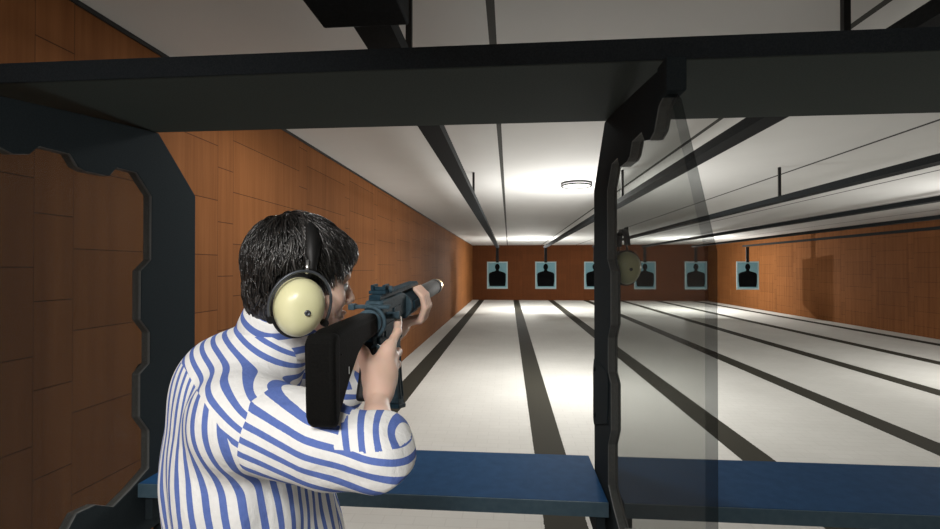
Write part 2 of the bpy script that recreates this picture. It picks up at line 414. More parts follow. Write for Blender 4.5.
# ------------------------------------------------------------ ceiling lights
for i, (x, y, lab) in enumerate(((.90, 6.37, 'round ceiling light with double dark ring, the nearest one'),
                                 (.92, 18.3, 'small round ceiling light far down the range, above the second target'),
                                 (6.70, 18.6, 'small round ceiling light far away at the right, seen through the glass'),
                                 (6.70, 6.37, 'round ceiling light at the right, nearer than the one seen through the glass'),
                                 (-.95, 2.95, 'added unseen fill light just beyond the overhead beam, between the shooter and the left wall'))):  # last fixture is added behind the beam to light the partition post
    e = empty('ceiling_light', (x, y, ZC), lab, 'lamp', 'round ceiling lights')
    m = MB()
    for z in (-.012, -.042):
        m.loft([[(r*math.cos(a), r*math.sin(a), z+dz) for a in [2*math.pi*k/40 for k in range(40)]]
                for r, dz in ((.184,-.008),(.204,-.008),(.204,.008),(.184,.008),(.184,-.008))], cap=False)
    m.build('ring', M['black'], e)
    MB().lathe([(.001,-.048),(.15,-.047),(.18,-.043),(.188,-.035),(.188,-.001)], 40).build('diffuser', M['lamp'], e, smooth=True)
    if i < 4:
     ld = bpy.data.lights.new('range_fill', 'POINT'); ld.energy = (140, 200, 330, 110)[i]; ld.shadow_soft_size = (.25, .25, .03, .25)[i]; ld.color = (1, .98, .94)  # bare light added well below its fixture to brighten the ceiling
     lo = bpy.data.objects.new('range_fill', ld); COL.objects.link(lo); lo.location = (x, y, 1.72)
    ld = bpy.data.lights.new('range_downlight', 'AREA'); ld.shape = 'DISK'; ld.size = .36; ld.energy = (45, 90, 40, 60, 19)[i]; ld.color = (1, .985, .95)
    lo = bpy.data.objects.new('range_downlight', ld); COL.objects.link(lo); lo.location = (x, y, ZC-.052)

# ------------------------------------------------------------ signed-distance modelling
def vnoise(p, s, seed=0):
    """smooth value noise, -1..1"""
    q = p*s + seed*17.3; i = np.floor(q).astype(np.int64); f = q-i; f = f*f*(3-2*f)
    def h(ix, iy, iz):
        n = (ix*73856093) ^ (iy*19349663) ^ (iz*83492791) ^ (seed*2654435)
        n = (n ^ (n >> 13))*1274126177 & 0x7fffffff
        n = n ^ (n >> 15)
        return (n & 0xffff)/32767.5-1
    r = 0
    for a in (0, 1):
        for b in (0, 1):
            for c in (0, 1):
                w = (f[:,0] if a else 1-f[:,0])*(f[:,1] if b else 1-f[:,1])*(f[:,2] if c else 1-f[:,2])
                r = r + w*h(i[:,0]+a, i[:,1]+b, i[:,2]+c)
    return r
I4 = np.eye(4)
def cap(a, b, ra, rb, k=.02, op='u'): return dict(t='cap', a=np.array(a, float), b=np.array(b, float), ra=ra, rb=rb, k=k, op=op)
def ell(c, r, k=.02, op='u', rot=None, fr=None):
    R3 = np.array((rot or Matrix.Identity(3))) if not isinstance(rot, np.ndarray) else rot
    c = np.array(c, float)
    if fr is not None: c = fr[:3,:3] @ c + fr[:3,3]; R3 = fr[:3,:3] @ R3
    return dict(t='ell', c=c, r=np.array(r, float), R=R3, k=k, op=op)
def capf(fr, a, b, ra, rb, k=.02, op='u'):
    f = lambda q: fr[:3,:3] @ np.array(q, float) + fr[:3,3]
    return cap(f(a), f(b), ra, rb, k, op)
def plane(p, n, k=.004, near=None): return dict(t='pl', p=np.array(p, float), n=np.array(n, float)/np.linalg.norm(n), k=k, op='x', near=near)
def bounds(q):
    if q['t'] == 'cap':
        r = max(q['ra'], q['rb']); return np.minimum(q['a'], q['b'])-r, np.maximum(q['a'], q['b'])+r
    if q['t'] == 'ell':
        e = np.sqrt(((q['R']*q['r'][None,:])**2).sum(1)); return q['c']-e, q['c']+e
def dist(q, X, Y, Z):
    if q['t'] == 'cap':
        ab = q['b']-q['a']; L = ab @ ab
        x, y, z = X-q['a'][0], Y-q['a'][1], Z-q['a'][2]
        t = np.clip((x*ab[0]+y*ab[1]+z*ab[2])/L, 0, 1)
        return np.sqrt((x-t*ab[0])**2+(y-t*ab[1])**2+(z-t*ab[2])**2) - (q['ra']+(q['rb']-q['ra'])*t)
    if q['t'] == 'ell':
        x, y, z = X-q['c'][0], Y-q['c'][1], Z-q['c'][2]; R = q['R']
        u = [(R[0,i]*x+R[1,i]*y+R[2,i]*z) for i in range(3)]
        k0 = np.sqrt(sum((u[i]/q['r'][i])**2 for i in range(3)))
        k1 = np.sqrt(sum((u[i]/q['r'][i]**2)**2 for i in range(3)))+1e-6
        return k0*(k0-1)/k1
    if q['t'] == 'pl':
        return (X-q['p'][0])*q['n'][0]+(Y-q['p'][1])*q['n'][1]+(Z-q['p'][2])*q['n'][2]
def sdf_mesh(prims, h):
    lo = np.min([bounds(q)[0] for q in prims if q['op'] == 'u'], 0)-3*h-.01
    hi = np.max([bounds(q)[1] for q in prims if q['op'] == 'u'], 0)+3*h+.01
    n = np.ceil((hi-lo)/h).astype(int)+1
    F = np.full(n, .08, np.float32)
    ax = [(lo[i]+np.arange(n[i])*h).astype(np.float32) for i in range(3)]
    for q in prims:
        if q['t'] == 'pl':
            sl = (slice(None),)*3
            if q['near'] is not None:
                cc, rr = q['near']
                sl = tuple(slice(max(int((cc[i]-rr-lo[i])/h), 0), max(int((cc[i]+rr-lo[i])/h), 1)) for i in range(3))
        else:
            a, b = bounds(q); m = q['k']+2*h
            i0 = np.maximum(((a-m-lo)/h).astype(int), 0); i1 = np.minimum(((b+m-lo)/h).astype(int)+2, n)
            if (i1 <= i0).any(): continue
            sl = tuple(slice(i0[i], i1[i]) for i in range(3))
        X = ax[0][sl[0]][:,None,None]; Y = ax[1][sl[1]][None,:,None]; Z = ax[2][sl[2]][None,None,:]
        d = dist(q, X, Y, Z).astype(np.float32); f = F[sl]; k = q['k']
        if q['op'] == 'u':
            hh = np.clip(.5+.5*(f-d)/k, 0, 1); F[sl] = f*(1-hh)+d*hh-k*hh*(1-hh)
        elif q['op'] == 's':
            hh = np.clip(.5-.5*(f+d)/k, 0, 1); F[sl] = f*(1-hh)-d*hh+k*hh*(1-hh)
        else:
            hh = np.clip(.5-.5*(f-d)/k, 0, 1); F[sl] = f*(1-hh)+d*hh+k*hh*(1-hh)
    ins = (F < 0)
    s = np.zeros(n-1, np.int8)
    for a in (0, 1):
        for b in (0, 1):
            for c in (0, 1):
                s += ins[a:n[0]-1+a, b:n[1]-1+b, c:n[2]-1+c]
    act = np.flatnonzero((s > 0) & (s < 8))
    cx, cy, cz = np.unravel_index(act, s.shape)
    cor = {(a,b,c): F[cx+a, cy+b, cz+c] for a in (0,1) for b in (0,1) for c in (0,1)}
    acc = np.zeros((len(act), 3)); cnt = np.zeros(len(act))
    for p0 in cor:
        for k in range(3):
            if p0[k] == 0:
                p1 = list(p0); p1[k] = 1; p1 = tuple(p1)
                f0, f1 = cor[p0], cor[p1]; cr = (f0 < 0) != (f1 < 0)
                t = np.where(cr, f0/np.where(cr, f0-f1, 1), 0)
                v = np.tile(np.array(p0, float), (len(act), 1)); v[:, k] = t
                acc += v*cr[:, None]; cnt += cr
    verts = lo + (np.stack([cx, cy, cz], 1) + acc/cnt[:, None])*h
    faces = []
    sh = s.shape
    for k in range(3):
        a = [slice(None)]*3; b = [slice(None)]*3; a[k] = slice(0, -1); b[k] = slice(1, None)
        ch = ins[tuple(a)] != ins[tuple(b)]
        u, v = (k+1) % 3, (k+2) % 3
        ii = np.array(np.nonzero(ch))
        ok = (ii[u] > 0) & (ii[v] > 0) & (ii[u] < sh[u]) & (ii[v] < sh[v]); ii = ii[:, ok]
        flip = ins[tuple(ii)]
        q = []
        for du, dv in ((0,0),(-1,0),(-1,-1),(0,-1)):
            c = ii.copy(); c[u] += du; c[v] += dv
            q.append(np.searchsorted(act, np.ravel_multi_index(tuple(c), sh)))
        q = np.stack(q, 1); q[~flip] = q[~flip][:, ::-1]
        faces.append(q)
    return verts, np.concatenate(faces)
def vnormals(v, f):
    n = np.cross(v[f[:,2]]-v[f[:,0]], v[f[:,3]]-v[f[:,1]]); r = np.zeros_like(v)
    for i in range(4): np.add.at(r, f[:, i], n)
    return r/(np.linalg.norm(r, axis=1)[:, None]+1e-12)
def relax(v, f, it=1):
    e = np.concatenate([f[:, [0,1]], f[:, [1,2]], f[:, [2,3]], f[:, [3,0]]])
    for _ in range(it):
        s = np.zeros_like(v); c = np.zeros(len(v))
        np.add.at(s, e[:,0], v[e[:,1]]); np.add.at(c, e[:,0], 1)
        v = v*.5 + .5*s/np.maximum(c, 1)[:, None]
    return v
def big_mesh(name, v, f, mat, parent=None, attrs=None):
    me = bpy.data.meshes.new(name)
    me.vertices.add(len(v)); me.vertices.foreach_set('co', v.astype(np.float32).ravel())
    me.loops.add(len(f)*4); me.loops.foreach_set('vertex_index', f.astype(np.int32).ravel())
    me.polygons.add(len(f)); me.polygons.foreach_set('loop_start', np.arange(len(f), dtype=np.int32)*4)
    me.update(calc_edges=True); me.polygons.foreach_set('use_smooth', np.ones(len(f), bool))
    for k, a in (attrs or {}).items():
        at = me.attributes.new(k, 'FLOAT', 'POINT'); at.data.foreach_set('value', a.astype(np.float32))
    me.materials.append(mat); me.validate()
    o = bpy.data.objects.new(name, me); COL.objects.link(o)
    if parent: o.parent = parent
    return o

# ------------------------------------------------------------ rifle frame (local: x right, y forward, z up; origin at the butt, on the bore)
GP = math.radians(2.7)
GUN = Matrix.Translation((-.241, .585, EYE-.104)) @ Matrix.Rotation(GP, 4, 'X')
GN = np.array(GUN)
def G(x, y, z): return GN[:3,:3] @ np.array([x, y, z]) + GN[:3,3]

# ------------------------------------------------------------ person: joints
HS = .88
def head_frame():
    th = math.radians(55) - PSI                     # facing, measured clockwise from down-range
    R = Matrix.Rotation(-th, 4, 'Z') @ Matrix.Rotation(math.radians(-7), 4, 'X') @ Matrix.Rotation(math.radians(4), 4, 'Y')
    f = np.array(R); f[:3,:3] *= HS; f[:3,3] = V(-.316, -.030, .87)
    return f
HF = head_frame()
HFu = HF.copy(); HFu[:3,:3] /= HS
def H(x, y, z): return HF[:3,:3] @ np.array([x, y, z]) + HF[:3,3]
def hell(c, r, k=.02, op='u', rot=None):
    R3 = np.array(rot) if rot is not None else np.eye(3)
    return dict(t='ell', c=H(*c), r=np.array(r, float)*HS, R=HFu[:3,:3] @ R3, k=k*HS, op=op)
def hcap(a, b, ra, rb, k=.02, op='u'): return cap(H(*a), H(*b), ra*HS, rb*HS, k*HS, op)
SR = V(-.355, -.240, .735); SL = V(-.506, -.250, 1.0)
ER = P(376, 449, .655); WR = G(.028, .160, -.112)
EL = V(-.292, -.275, 1.04); WL = G(-.045, .500, -.085)
NB = V(-.342, -.098, .88)                          # base of the neck
rd = (SR-SL); rd[2] = 0; rd /= np.linalg.norm(rd); fd = np.array([-rd[1], rd[0], 0])   # right, forward
CH = V(-.430, -.34, .885); WA = V(-.382, -.62, .90); HP = V(-.381, -.76, .91)
TR = np.stack([rd, fd, np.array([0,0,1.])], 1)

def finger(pts, r, k=.006):
    return [cap(G(*pts[i]), G(*pts[i+1]), r*(1-.08*i), r*(1-.08*(i+1)), k) for i in range(len(pts)-1)]
prims = []
# trunk under the clothes
prims += [ell(CH, (.150, .095, .19), .04, rot=TR), ell(WA, (.13, .10, .20), .05, rot=TR), ell(HP, (.16, .115, .12), .06, rot=TR)]
prims += [cap(SR, SL, .040, .040, .03), cap(NB, H(0, -.02, -.045), .047, .046, .02), cap(CH+[0,0,.12], NB, .055, .05, .03)]
# arms
prims += [cap(SR, ER, .042, .028, .01), cap(ER, ER*.5+WR*.5, .028, .0225, .01), cap(ER*.5+WR*.5, WR, .0225, .0182, .01)]
prims += [cap(SL, EL, .042, .034, .02), cap(EL, EL*.4+WL*.6, .034, .030, .02), cap(EL*.4+WL*.6, WL, .031, .024, .02)]
# legs
def leg(side, fx, fy):
    hip = HP + rd*side*.085 + [0,0,-.04]
    foot = np.array([HP[0], HP[1], 0]) + rd*fx + fd*fy
    ankle = foot + [0,0,.09]; knee = hip*.5+ankle*.5 + fd*.04
    return hip, knee, ankle
LR = leg(1, .14, -.12); LL = leg(-1, -.18, .16)
for hp, kn, an in (LR, LL):
    prims += [cap(hp, kn, .082, .055, .05), cap(kn, kn*.6+an*.4, .055, .052, .03), cap(kn*.6+an*.4, an, .052, .038, .03)]
    prims += [cap(an-[0,0,.03], an+fd*.13-[0,0,.055], .035, .026, .03)]
# head
prims += [hell((0,-.012,.045), (.076,.098,.086), .01), hell((0,.038,-.02), (.060,.060,.090), .03), hell((0,.062,-.088), (.030,.028,.024), .03),
          hell((0,-.045,-.02), (.052,.05,.06), .02),
          hcap((.052,.01,-.055), (.012,.07,-.098), .018, .016, .03), hcap((-.052,.01,-.055), (-.012,.07,-.098), .018, .016, .03),
          hell((.040,.060,-.022), (.022,.026,.022), .02), hell((-.040,.060,-.022), (.022,.026,.022), .02),
          hcap((.034,.082,.032), (-.034,.082,.032), .013, .013, .015),
          hell((.031,.104,.006), (.018,.012,.011), .012, 's'), hell((-.031,.104,.006), (.018,.012,.011), .012, 's'),
          hcap((0,.092,.022), (0,.116,-.020), .006, .0095, .010), hell((.012,.104,-.027), (.008,.010,.007), .006), hell((-.012,.104,-.027), (.008,.010,.007), .006),
          hell((0,.098,-.052), (.022,.011,.0055), .006), hell((0,.095,-.063), (.019,.011,.0065), .006),
          hell((0,.106,-.0575), (.022,.006,.0014), .002, 's'),
          hell((.079,-.006,.0), (.010,.019,.031), .006), hell((-.079,-.006,.0), (.010,.019,.031), .006)]
# right hand on the pistol grip
RS = np.array([.002, -.020, -.004])
def g2(p): p = np.array(p)+RS; return G(*p)
def finger2(pts, r, k=.004): return [cap(g2(pts[i]), g2(pts[i+1]), r*(1-.08*i), r*(1-.08*(i+1)), k) for i in range(len(pts)-1)]
mcp = [(.033,.240,-.036), (.037,.243,-.058), (.036,.238,-.080), (.031,.226,-.100)]
wl = (.027,.186,-.100)
for p in mcp:
    q = tuple(wl[i]*.5+p[i]*.5 for i in range(3)); prims += [cap(g2(wl), g2(q), .0175, .0145, .015), cap(g2(q), g2(p), .0145, .0105, .010)]
prims += [ell(g2((.022,.205,-.083)), (.015,.028,.028), .015)]
prims += finger2([(.033,.240,-.036), (.037,.275,-.020), (.032,.300,-.010), (.028,.321,-.002)], .0088)
prims += finger2([(.037,.243,-.058), (.036,.279,-.058), (.013,.298,-.063), (-.012,.286,-.066)], .0090)
prims += finger2([(.036,.238,-.080), (.035,.274,-.079), (.013,.291,-.084), (-.012,.278,-.086)], .0087)
prims += finger2([(.031,.226,-.100), (.032,.257,-.099), (.013,.273,-.103), (-.010,.263,-.105)], .0077)
prims += [cap(g2((.016,.192,-.085)), g2((-.004,.200,-.042)), .014, .0120, .012), cap(g2((.010,.200,-.085)), g2((.028,.228,-.042)), .014, .0105, .012)]
prims += finger2([(-.004,.198,-.042), (-.022,.214,-.026), (-.030,.242,-.026), (-.030,.265,-.032)], .0100)
# left hand under the handguard
wl2 = (-.045,.500,-.085)
for i, y in enumerate((.517,.539,.561,.582)):
    mc = (-.012, y+.002, -.052); q = tuple(wl2[j]*.5+mc[j]*.5 for j in range(3))
    prims += [cap(G(*wl2), G(*q), .022, .016, .015), cap(G(*q), G(*mc), .016, .0110, .010)]
    rr = (.0092,.0095,.0092,.0082)[i]
    prims += finger([mc, (.030, y+.004, -.045), (.0415, y+.002, -.016), (.036, y-.002, .012), (.020,y-.004,.030)], rr, .004)
prims += [ell(G(-.03,.535,-.062), (.026,.036,.016), .02)]
prims += finger([(-.040,.520,-.055), (-.044,.543,-.022), (-.040,.567,.004), (-.034,.587,.016)], .0105)
v, f = sdf_mesh(prims, .0028); v = relax(v, f, 1)
who = empty('person', (float(HP[0]), float(HP[1]), 0), 'person in a blue and white striped shirt aiming a rifle, seen from behind', 'person')
OFF = np.array(who.location)
def child(name, v, f, mat, parent, attrs=None): return big_mesh(name, v-OFF, f, mat, parent, attrs)
child('body', v, f, M['skin'], who)
for sx in (1, -1):
    c = H(sx*.031, .080, .006)-OFF
    MB().lathe([(.0115*math.sin(a)+1e-4, -.0115*math.cos(a)) for a in [math.pi*k/10 for k in range(11)]], 16, Matrix.Translation(c)).build('eye', M['eye'], who, smooth=True)

# ------------------------------------------------------------ shirt
def wrinkle(v, amp, sc, dirv=None, seed=1):
    p = v.copy() - OFF
    if dirv is not None: d = np.array(dirv)/np.linalg.norm(dirv); p = p - (p @ d)[:, None]*d*.72
    p = p + .03*np.stack([vnoise(p, 9, seed+5), vnoise(p, 9, seed+6), vnoise(p, 9, seed+7)], 1)
    n = vnoise(p, sc, seed)
    return amp*(1-2*np.abs(n)) + amp*.4*vnoise(p, sc*2.3, seed+2)
shirt_p = [ell(CH+[0,0,.0], (.172, .124, .20), .04, rot=TR), ell(CH*.45+WA*.55+fd*.006, (.150, .122, .20), .08, rot=TR), ell(WA+fd*.006, (.140, .123, .17), .08, rot=TR), ell(HP-[0,0,.01], (.154, .132, .16), .06, rot=TR),
           cap(SR*.86+SL*.14, SL*.9+SR*.1, .054, .050, .06), cap(CH+[0,0,.13]-fd*.02, NB-[0,0,.03], .085, .058, .05),
           cap(SR*.8+SL*.2+[0,0,.005], NB-[0,0,.02], .052, .042, .04), cap(SL*.8+SR*.2+[0,0,.0], NB-[0,0,.02], .045, .04, .04),
           cap(SR, SR*.80+ER*.20, .064, .066, .05),
           plane(HP-[0,0,.13], (0,0,-1))]
v, f = sdf_mesh(shirt_p, .004); nn = vnormals(v, f); v = relax(v, f, 1)
def camx(v):
    """right, up, ahead"""
    return (v[:,0]*CP+v[:,1]*SP, v[:,2]-EYE, -v[:,0]*SP+v[:,1]*CP)
x, y, d = camx(v)
low = np.clip((-.28-y)/.1, 0, 1)
v0 = v.copy()
v = v + nn*(wrinkle(v, .011, 12, (0,0,1), 3)*(.3+.7*low))[:, None]
# stripes: vertical panels on the back and front, slanting on the yoke
rel = v0 - (CH*.5+WA*.5)
ang = np.arctan2(rel @ rd, -(rel @ fd))
u2 = ang*.115 + .34*(rel @ fd) + .13*y + .022*vnoise(v0-OFF, 6, 9) + .004*vnoise(v0-OFF, 22, 4)
px, py = x/.85, y/.85
u1 = .60*x + 1.03*y + .010*vnoise(v0-OFF, 7, 11)
lx, ly = x/d*470+470, 268-y/d*470
dA = ((lx-205)*55 - (ly-400)*35)/65.2
msk = np.minimum(dA, 449-ly)/100.0
shirt = child('shirt', v, f, M['shirt'], who, {'u1': u1, 'u2': u2, 'msk': msk})
def sleeve(a, b, c, r, seedn, rollu=0):
    """a shoulder, b elbow, c cuff point"""
    ax1 = (b-a)/np.linalg.norm(b-a); ax2 = (c-b)/np.linalg.norm(c-b)
    ps = [cap(a, a*.45+b*.55, r[0], r[1], .01), cap(a*.45+b*.55, b, r[1], r[2], .01), cap(b, c+ax2*.02, r[2]*.98, r[3], .012), plane(c, ax2, .003, (c+ax2*.045, .062)), ]
    vv, ff = sdf_mesh(ps, .0035); n = vnormals(vv, ff)
    s = np.clip(((vv-a) @ ax1)/np.linalg.norm(b-a), 0, 1)
    t = np.clip(((vv-b) @ ax2)/np.linalg.norm(c-b), 0, 1)
    pf = b + t[:, None]*(c-b); pu = a + s[:, None]*(b-a)
    onf = ((vv-pf)**2).sum(1)*1.15 < ((vv-pu)**2).sum(1)
    cc = np.where(onf[:, None], pf, pu)
    e1 = np.array([0,0,1.]) - ax1*ax1[2]; e1 /= np.linalg.norm(e1); e2 = np.cross(ax1, e1)
    rel = vv-cc
    an = np.arctan2(rel @ e2, rel @ e1)
    near = np.exp(-((vv-b)**2).sum(1)/.0090)
    cxx, cyy, cdd = camx(vv); u = cyy + .24*cxx + .006*vnoise(vv-OFF, 9, seedn)
    # round the cuff the stripes run along the forearm
    g1 = np.cross(ax2, np.array([0,0,1.])); g1 /= np.linalg.norm(g1); g2 = np.cross(ax2, g1)
    ub = cxx + .3*cyy
    vv = relax(vv, ff, 1)
    vv = vv + n*(wrinkle(vv, .0075, 17, ax1, seedn)*(.45+1.1*near))[:, None]
    m = np.where(t > 0.30, -1.0, 1.0)*1.0
    return child('sleeve', vv, ff, M['shirt'], shirt, {'u1': u, 'u2': ub, 'msk': np.where((onf & (t > .1)) | ((cyy > (b[2]-EYE)+.014) & (s > .8)), -1.0, 1.0)})
CR = ER + (WR-ER)*.30; CL = EL + (WL-EL)*.30
sleeve(SR-(SR-ER)*.30+[0,0,-.002], ER, CR, (.066, .062, .047, .032), 21)
sleeve(SL, EL, CL, (.056, .052, .046, .040), 33)
# collar: folded band round the neck
nz = (H(0,-.02,-.045)-NB); nz /= np.linalg.norm(nz); nx = np.cross(fd, nz); nx /= np.linalg.norm(nx); ny = np.cross(nz, nx)
m = MB(); nseg = 64; rings = []; attr = []
prof = [(.060,-.020),(.057,.022),(.0575,.040),(.060,.043),(.064,.038),(.076,.014),(.091,-.020),(.088,-.022),(.070,.008),(.061,.026)]
for k in range(nseg+1):
    a = math.radians(-158) + math.radians(316)*k/nseg      # open at the front
    dip = .5+.5*math.cos(a)                                # back of the neck = 1
    ring = []
    for r, hgt in prof:
        q = NB + nz*(hgt*(1+.1*dip) + .002*math.sin(5*a)) + (nx*math.sin(a)*r*.98 - ny*math.cos(a)*r*1.04)
        ring.append(q-OFF)
    rings.append(ring)
m.loft(rings, cap=True)
co = m.build('collar', M['shirt'], shirt, smooth=True)
vv = np.array([p for r in rings for p in r])
hh = np.array([[-.02,.007,.025,.03,.034,.055,.082,.084,.06,.04] for _ in rings]).ravel()
for nm, val in (('u1', hh), ('u2', hh), ('msk', np.ones(len(hh)))):
    at = co.data.attributes.new(nm, 'FLOAT', 'POINT'); at.data.foreach_set('value', val.astype(np.float32))

# trousers and shoes
tp = [ell(HP+[0,0,.01], (.172, .130, .12), .05, rot=TR)]
for hp, kn, an in (LR, LL):
    tp += [cap(hp, kn, .095, .074, .05), cap(kn, an+[0,0,-.01], .074, .062, .03)]
tp += [plane(np.array([0,0,.045]), (0,0,-1)), plane(HP+[0,0,.08], (0,0,1))]
v, f = sdf_mesh(tp, .006); nn = vnormals(v, f); v = v + nn*wrinkle(v, .006, 8, (0,0,1), 41)[:, None]
child('trousers', v, f, M['trouser'], who)
for hp, kn, an in (LR, LL):
    b0 = np.array([an[0], an[1], 0])
    v, f = sdf_mesh([cap(b0-fd*.035+[0,0,.05], b0+fd*.16+[0,0,.035], .044, .038, .02), cap(b0+[0,0,.09], b0+[0,0,.04], .042, .044, .03), plane(np.array([0,0,.002]), (0,0,-1), .003)], .004)
    child('shoe', v, f, M['shoe'], who)

# ------------------------------------------------------------ hair
cap_p = [hell((0,-.008,.048), (.087,.106,.099), .01), hell((0,-.045,-.022), (.062,.058,.072), .03), hell((0,.062,.085), (.058,.040,.035), .02)]
def hkeep(l):
    """keep-region of the hair in head coordinates"""
    x, y, z = l[...,0], l[...,1], l[...,2]
    a = z > .066 + .25*(y-.08)                         # above the fringe line
    b = (y < .012 + .45*(z-.02)) & (z > -.035)         # temple and side
    c = (y < -.030) & (z > -.088)                      # nape
    return a | b | c
v, f = sdf_mesh(cap_p, .0035)
Minv = np.linalg.inv(HF)
loc = v @ Minv[:3,:3].T + Minv[:3,3]
kf = hkeep(loc[f].mean(1)); used = np.zeros(len(v), bool); used[f[kf].ravel()] = True
rem = np.cumsum(used)-1
nrm_all = vnormals(v, f)
vv, ff, nr, ll = v[used], rem[f[kf]], nrm_all[used], loc[used]
vb = vv + nr*(.003*vnoise(vv, 60, 3))[:, None]
V2 = [vb]; F2 = [ff]; S2 = [np.full(len(vb), .05)]; base = len(vb)
crown = H(-.005, -.060, .135)
idx = RNG.integers(0, len(vv), 5200)
Hu = HFu[:3,:3]
nseg = 7
for i in idx:
    p = vv[i].copy(); n = nr[i]; l = ll[i]
    w = p - crown
    t = w - n*(w @ n); t /= np.linalg.norm(t)+1e-9
    down = -Hu[:,2]; fwd = Hu[:,1]
    t = t*.8 + down*.35 + fwd*(.25 if l[1] > .0 else -.1) + RNG.normal(0, .22, 3)
    t -= n*(t @ n); t /= np.linalg.norm(t)+1e-9
    L = RNG.uniform(.028, .055); wid = RNG.uniform(.0013, .0034); lift = RNG.uniform(.0, .007)
    if l[2] < -.03: L *= .5; lift *= .5
    side = np.cross(t, n); ph = RNG.uniform(0, 6.28); shade = RNG.uniform(0, 1)**2*(1.5 if math.sin(31*l[1]+2.0*math.sin(40*l[2]))*math.cos(26*l[2]+1) > .1 else .45)  # lighter patches of locks paint highlights into the hair colour
    rings = []
    cl = p + n*RNG.uniform(-.001, .002)
    dirc = t.copy(); curl = RNG.normal(0, .10)
    for k in range(nseg):
        u = k/(nseg-1)
        ww = wid*(1-u**2.2*.9)
        lf = n*lift*math.sin(min(u*2.2, 1.9))
        c = cl + lf
        rings.append([c+side*ww, c+n*ww*.45, c-side*ww, c-n*ww*.45])
        dirc = dirc + side*curl*math.cos(ph+3*u) - n*.16; dirc /= np.linalg.norm(dirc)
        cl = cl + dirc*L/(nseg-1)
        # stay on the skull's outer shell
        q = Minv[:3,:3] @ cl + Minv[:3,3]; e = (q-np.array([0,-.008,.048]))/np.array([.087,.106,.099]); rr = np.linalg.norm(e)
        if rr < 1.0 and q[2] > -.02: cl = H(*(np.array([0,-.008,.048]) + e/rr*1.0*np.array([.087,.106,.099])))
    V2.append(np.array(rings).reshape(-1, 3)); fc = []
    for k in range(nseg-1):
        for j in range(4):
            fc.append((base+k*4+j, base+k*4+(j+1)%4, base+(k+1)*4+(j+1)%4, base+(k+1)*4+j))
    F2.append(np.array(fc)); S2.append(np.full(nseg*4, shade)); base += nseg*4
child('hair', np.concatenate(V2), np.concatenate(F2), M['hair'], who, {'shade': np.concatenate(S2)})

# ------------------------------------------------------------ ear muffs
def ear_cup(e, fr, knob=True, s=1.0):
    """fr: frame whose +Z leaves the head"""
    def ov(prof, name, mat, sx=.041, sy=.050, n=40, par=None):
        m = MB(); rings = []
        for r, h in prof:
            rings.append([fr @ Vector((sx*r*math.cos(a)*(1+.06*math.sin(a)), sy*r*math.sin(a), h)) for a in [2*math.pi*k/n for k in range(n)]])
        m.loft(rings); return m.build(name, mat, par or e, smooth=True)
    c = ov([(.001,.046),(.25,.0455),(.5,.043),(.72,.037),(.88,.028),(.97,.016),(1.0,.004),(1.0,-.002)], 'ear_cup', M['cup'])
    ov([(.98,-.014),(1.06,-.013),(1.10,-.007),(1.08,-.001),(.98,.001)], 'cushion', M['black'], par=e)
    if knob:
        MB().lathe([(.001,.0015),(.002,.0015),(.0024,.003),(.0045,.003),(.005,.001),(.005,-.003)], 20, fr @ Matrix.Translation((.003,-.004,.0455))).build('knob', M['wire'], c, smooth=True)['label'] = 'small round grey knob'
    return c
def nrm3(mx):
    return mx
hf = Matrix([list(r) for r in HFu])
muff = empty('ear_muffs', tuple(H(0,0,0)), 'cream ear muffs with black headband worn on the head', 'ear muffs')
MO = Matrix.Translation(-muff.location)
def to_head(p): return MO @ Vector(H(*p))
for s in (1, -1):
    # local frame: z outwards, y up along the head, x forwards
    R = Matrix((( 0, 0, s),( s, 0, 0),(0, 1, 0))).transposed()
    fr3 = Matrix(((0,0,s),(1,0,0),(0,1,0)))
    if s < 0: fr3 = Matrix(((0,0,-1),(-1,0,0),(0,1,0)))
    fr = MO @ Matrix.Translation(Vector(H(s*.094, -.021, -.036))) @ (hf.to_3x3() @ fr3 @ Matrix.Rotation(math.radians(0), 3, 'Z')).to_4x4()
    ear_cup(muff, fr)
    # wire yoke, an arc over the cup
    m = MB(); pts = []
    for k in range(25):
        a = math.radians(-28 + 236*k/24)
        pts.append(fr @ Vector((.050*math.cos(a), .004+.058*math.sin(a), .012+.012*max(0, math.sin(a)))))
    m.tube(pts, .0026, 8); m.build('yoke', M['wire'], muff, smooth=True)
    for ex in (0, -1):
        m = MB(); m.tube([pts[ex]+(fr.to_3x3() @ Vector((0,0,-.006))), pts[ex]+(fr.to_3x3() @ Vector((0,0,.006)))], .006, 12); m.build('pivot', M['black'], muff)
    m = MB(); m.tube([fr @ Vector((.0,.058,.022)), fr @ Vector((0,.080,.014))], .0032, 8); m.build('adjuster', M['silver'], muff, smooth=True)['label'] = 'silver adjusting post'
m = MB(); rings = []
for k in range(41):
    a = math.radians(-86 + 172*k/40)          # over the top of the head
    c = Vector((.109*math.sin(a), -.010, .022+.121*math.cos(a)*1.0)); tx = Vector((.109*math.cos(a), 0, -.132*math.sin(a))).normalized()
    nrml = Vector((tx.z*-1, 0, tx.x)); nrml = Vector((-tx.z, 0, tx.x))
    hw = .013 if 3 < k < 37 else .009
    ring = [c+Vector((0,hw,0))-nrml*.003, c+Vector((0,hw,0))+nrml*.002, c+nrml*.005, c-Vector((0,hw,0))+nrml*.002, c-Vector((0,hw,0))-nrml*.003]
    rings.append([to_head(p) for p in ring])
m.loft(rings); m.build('headband', M['black'], muff, smooth=True)

